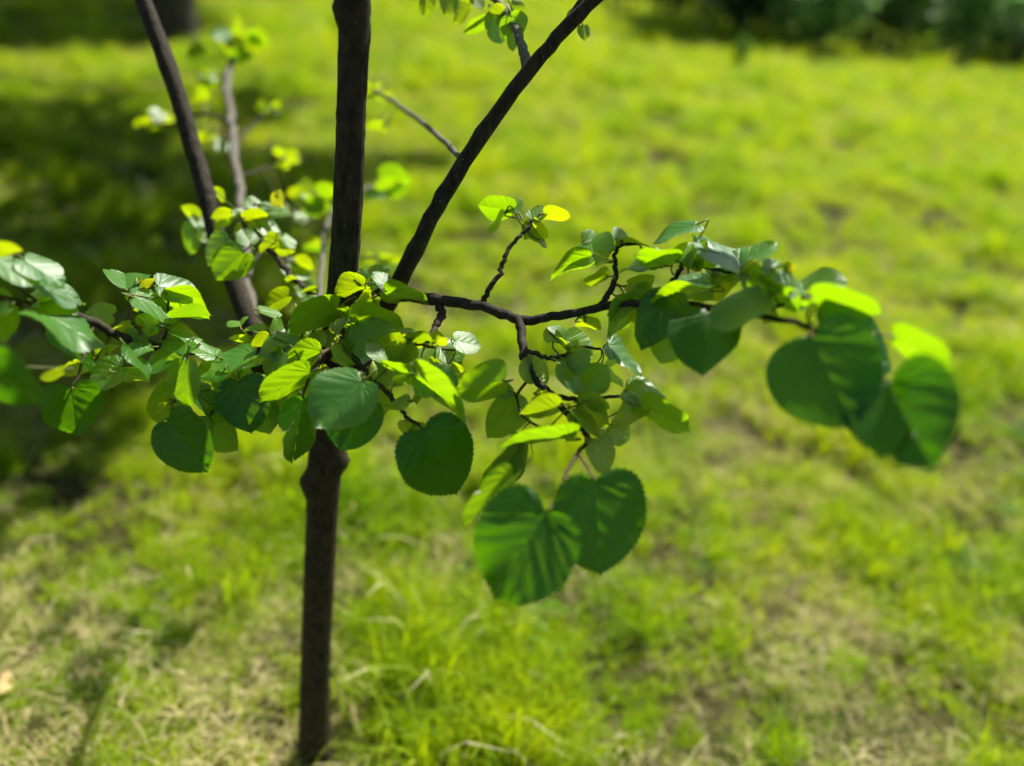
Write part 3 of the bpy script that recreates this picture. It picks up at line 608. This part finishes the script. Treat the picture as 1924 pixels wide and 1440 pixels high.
# yellow buds between the leaves
def bud(key, x, y, h, wd, dz=0.0):
    bo, path = PATHS[key]; q = min(path, key=lambda q: (q[0] - x) ** 2 + (q[1] - y) ** 2)
    d = q[2] + dz; p = at(x, y, d); top = at(x + random.uniform(-4, 4), y - h, d)
    pts, rd = smooth_path([q[3], p, p.lerp(top, .3), p.lerp(top, .65), top], [.0012, .0014, px_r(wd, d), px_r(wd * .8, d), .0006], 4)
    V, F = tube(pts, rd, 8); mesh_obj('bud', [v - BASE for v in V], F, [M_YOUNG], bo)
for b in [('front', 702, 710, 32, 17, -.03), ('front', 668, 715, 18, 12, -.05), ('riser_far', 1484, 512, 18, 12), ('riser_mid', 1412, 515, 26, 14, -.02), ('left_up', 256, 542, 20, 10), ('centre_left', 556, 590, 20, 8), ('right', 1100, 605, 10, 6), ('down', 1103, 832, 12, 12, -.01), ('limb_spur', 958, 30, 22, 8)]:
    bud(*b)

# foliage of the upper crown, above the picture
def upper_foliage():
    V, F, UV = [], [], []; r = random.Random(9)
    g = leaf_geom(900, 20, 3, fold=.2)
    tops = [tp[-1], tp[-2], tp[-3], PATHS['limb_l'][1][-1][3], PATHS['limb_r'][1][-1][3], PATHS['limb_r2'][1][-1][3]]
    for c in tops:
        for _ in range(26):
            p = c + Vector((r.gauss(0, .16), r.gauss(0, .16), r.gauss(.04, .12)))
            if p.z < 1.62: continue
            n = Vector((r.gauss(0, .5), r.gauss(0, .5), 1)).normalized(); a = n.orthogonal().normalized(); a.rotate(Matrix.Rotation(r.uniform(0, 6.28), 3, n)); x = a.cross(n)
            s = r.uniform(.05, .085); o0 = len(V)
            V += [p - BASE + (x * v.x + a * v.y + n * v.z) * s for v in g[0]]; UV += g[2]; F += [tuple(i + o0 for i in f) for f in g[1]]
    o = mesh_obj('upper_foliage', V, F, [M_LEAF], TREE, uv=UV); o['kind'] = 'stuff'
upper_foliage()

# ------------------------------------------------------------------ larger trees and shrubs beyond
def leaf_cloud(blobs, n, size, seed, hang=0.6):
    r = np.random.default_rng(seed); V, F = [], []
    wts = np.array([b[3] * b[4] * b[5] for b in blobs]) ** 0.7; wts /= wts.sum()
    pick = r.choice(len(blobs), n, p=wts)
    for k in range(n):
        cx, cy, cz, rx, ry, rz = blobs[pick[k]]
        v = r.normal(0, 1, 3); v /= np.linalg.norm(v); q = r.random() ** .45
        c = np.array([cx + rx * v[0] * q, cy + ry * v[1] * q, cz + rz * v[2] * q])
        if c[2] < 0.03: continue
        nr = Vector((r.normal(0, hang), r.normal(0, hang), 1)).normalized(); a = nr.orthogonal().normalized(); a.rotate(Matrix.Rotation(r.uniform(0, 6.28), 3, nr)); x = a.cross(nr)
        s = size * r.uniform(.6, 1.3); s0 = len(V); C = Vector(c)
        for (u, t, z) in ((0, -.5, 0), (.4, -.1, .06), (.3, .25, .04), (0, .55, -.06), (-.3, .25, .04), (-.4, -.1, .06)): V.append(C + (x * u + a * t + nr * z) * s)
        F += [(s0, s0 + 1, s0 + 2, s0 + 3), (s0, s0 + 3, s0 + 4, s0 + 5)]
    return V, F
def big_tree(loc, rad, height, blobs, n, size, label, seed, lean=(0, 0)):
    t = empty('park_tree', loc); r = random.Random(seed)
    pts = [Vector((0, 0, -.15)), Vector((0, 0, .12)), Vector((lean[0] * .2, lean[1] * .2, height * .3)), Vector((lean[0] * .6, lean[1] * .6, height * .65)), Vector((lean[0], lean[1], height))]
    p, q = smooth_path(pts, [rad * 1.5, rad * 1.08, rad * .95, rad * .7, rad * .25], 8)
    V, F = tube(p, q, 22, rough=.05, seed=seed); mesh_obj('trunk', V, F, [M_OLD], t)
    for b in blobs:
        s = p[int(len(p) * r.uniform(.45, .85))]; e = Vector(b[:3])
        pa, ra = smooth_path([s, s.lerp(e, .5) + Vector((0, 0, -.15)), e], [rad * .38, rad * .25, .02], 5)
        V, F = tube(pa, ra, 9, rough=.06, seed=seed); mesh_obj('limb', V, F, [M_OLD], t)
    V, F = leaf_cloud(blobs, n, size, seed); mesh_obj('crown', V, F, [M_FOL], t, smooth=False)
    tag(t, label, 'tree'); return t
def overhead(loc, rows):
    """bough positions (relative to the tree foot) whose shade falls on the given lawn spots"""
    out = []
    for x, y, h, rx, ry, rz in rows:
        g = ground(x, y); p = g + SUN * (h / SUN.z) - loc; out.append((p.x, p.y, p.z, rx, ry, rz))
    return out
g1 = ground(330, 84)
big_tree(g1, .25, 5.8, overhead(g1, [(250, 62, 5.0, .9, 1.0, .6), (180, 78, 4.6, .8, .7, .5), (60, 84, 4.4, .8, .7, .5), (110, 52, 4.6, 1.3, 1.1, .6), (10, 66, 4.3, 1.1, .9, .6), (215, 52, 5.0, 1.0, .9, .6), (60, 10, 5.4, 1.8, 1.5, .8), (230, 20, 5.2, 1.2, 1.1, .7), (420, -14, 5.6, .9, 1.2, .6), (-150, 60, 4.8, 1.5, 1.2, .7)]), 9000, .16,
         'thick dark trunk of a big tree rising from the far lawn', 3)
g2 = Vector((-6.4, 6.6, 0))
big_tree(g2, .26, 4.6, overhead(g2, [(60, 300, 4.2, .85, .8, .5), (40, 480, 3.8, .7, .65, .45), (130, 640, 3.5, .55, .5, .4), (290, 560, 3.6, .6, .5, .4), (420, 470, 3.8, .55, .5, .4), (310, 360, 4.0, .75, .6, .45), (480, 320, 4.1, .5, .35, .4), (620, 340, 4.0, .4, .42, .35),
         (760, 318, 4.1, .28, .30, .25), (-60, 820, 3.4, .5, .5, .4), (220, 260, 4.3, .5, .4, .4), (-200, 500, 4.0, .9, .9, .6), (30, 720, 3.4, .42, .4, .35), (-250, 250, 4.4, 1.0, 1.0, .6), (520, 400, 3.9, .4, .4, .35), (360, 640, 3.5, .4, .38, .35), (430, 200, 4.2, .32, .4, .3), (300, 190, 4.3, .35, .4, .3), (150, 215, 4.3, .4, .4, .3), (470, 235, 4.1, .3, .35, .3)]), 6400, .13,
         'spreading tree whose boughs shade the left side of the lawn', 8)
g3 = Vector((6.2, 33.0, 0))
big_tree(g3, .3, 7.5, overhead(g3, [(1240, 45, 7.0, 1.4, 1.4, .9), (1320, 60, 6.5, 1.4, 1.4, .9), (1350, 90, 6.4, .9, .9, .6), (1190, 78, 6.6, .8, .8, .6), (1400, 40, 7.2, 1.6, 1.6, 1.0), (1270, 78, 6.5, 1.2, 1.1, .7), (1340, 96, 6.5, .9, .9, .6), (1215, 55, 6.8, 1.2, 1.2, .7)]), 9000, .24,
         'tall tree standing behind the dark shrub row', 12)
M_SHRUB_SUNLIT = plain_leaf('sunlit_shrub_foliage', [(0.0, (0.05, 0.12, 0.03)), (1.0, (0.14, 0.25, 0.06))], (1.6, 1.6, 1.2), 0.5, pos_scale=0.9)  # lighter copy of the shrub colour, painting sunlit tops onto two shrubs
def shrub(loc, blobs, n, size, label, seed):
    s = empty('shrub', loc)
    r = random.Random(seed)
    for k in range(4):
        e = Vector((r.gauss(0, .35), r.gauss(0, .35), 1.1)); pa, ra = smooth_path([Vector((r.gauss(0, .08), r.gauss(0, .08), -.06)), e * .5, e], [.035, .025, .01], 5)
        V, F = tube(pa, ra, 8, rough=.08, seed=k); mesh_obj('stem', V, F, [M_OLD], s)
    V, F = leaf_cloud(blobs, n, size, seed, hang=.9); mesh_obj('crown', V, F, [M_SHRUB_SUNLIT if 'green' in label else M_SHRUB], s, smooth=False)
    tag(s, label, 'shrub', 'shrubs along the far edge of the lawn'); return s
for i, (x, y, hh, ww, lab) in enumerate([(1255, 40, 3.0, 1.5, 'dark shrub at the shaded end of the far hedge row'), (1400, 84, 2.8, 1.5, 'broad dark shrub beside the small upright weed'), (1530, 104, 3.0, 1.6, 'shrub coloured sunlit green in the middle of the far row'),
                                        (1660, 116, 2.8, 1.5, 'very dark low shrub with a deep shaded foot'), (1790, 124, 3.0, 1.6, 'shrub coloured sunlit green between two dark ones'), (1910, 134, 3.0, 1.7, 'dense dark shrub at the open end of the far row'), (2060, 140, 2.4, 1.9, 'large dark shrub past the row end')]):
    r = random.Random(40 + i); p = ground(x, y); k = p.y / 22.0
    bl = [(r.gauss(0, .45) * ww * k, .6 + r.gauss(0, .3), hh * k * r.uniform(.3, .75), ww * k * r.uniform(.45, .7), ww * k * .55, hh * k * r.uniform(.28, .4)) for _ in range(7)] + [(0, .6, hh * .3 * k, ww * k * .85, ww * .6 * k, hh * .32 * k)]
    p.z = 0; shrub(p, bl, 2600, .17 * k, lab, 60 + i)

# small upright weed on the lawn before the shrubs
wl = ground(1386, 132)
weed = empty('weed_plant', wl); r = random.Random(77); V, F = [], []
for k in range(5):
    e = Vector((r.gauss(0, .07), r.gauss(0, .05), r.uniform(.35, .6))); pa, ra = smooth_path([Vector((r.gauss(0, .02), r.gauss(0, .02), -.03)), e * .5, e], [.008, .006, .003], 4); tube(pa, ra, 6, V, F)
mesh_obj('stem', V, F, [M_PET], weed)
V, F = leaf_cloud([(0, 0, .22, .12, .10, .2), (0, 0, .42, .12, .10, .14)], 60, .10, 5, hang=1.0); mesh_obj('foliage', V, F, [M_WEED], weed, smooth=False)
tag(weed, 'small dark upright weed standing alone on the far lawn', 'plant')

# dry fallen leaf in the near grass
fl = ground(34, 1330); fl.z = float(hz(fl.x, fl.y)) + .05
V, F, UV = leaf_geom(990, 40, 5, fold=.35, droop=.25, wave=.05)
M_DRY = plain_leaf('dry_fallen_leaf', [(0, (.55, .40, .18)), (1, (.65, .50, .25))], (.5, .5, .4), .7)
o = mesh_obj('fallen_leaf', V, F, [M_DRY], uv=UV); o.scale = (.05,) * 3; o.location = fl; o.rotation_euler = (.25, -.2, 2.1)
tag(o, 'small tan dry leaf lying in the near grass', 'leaf')
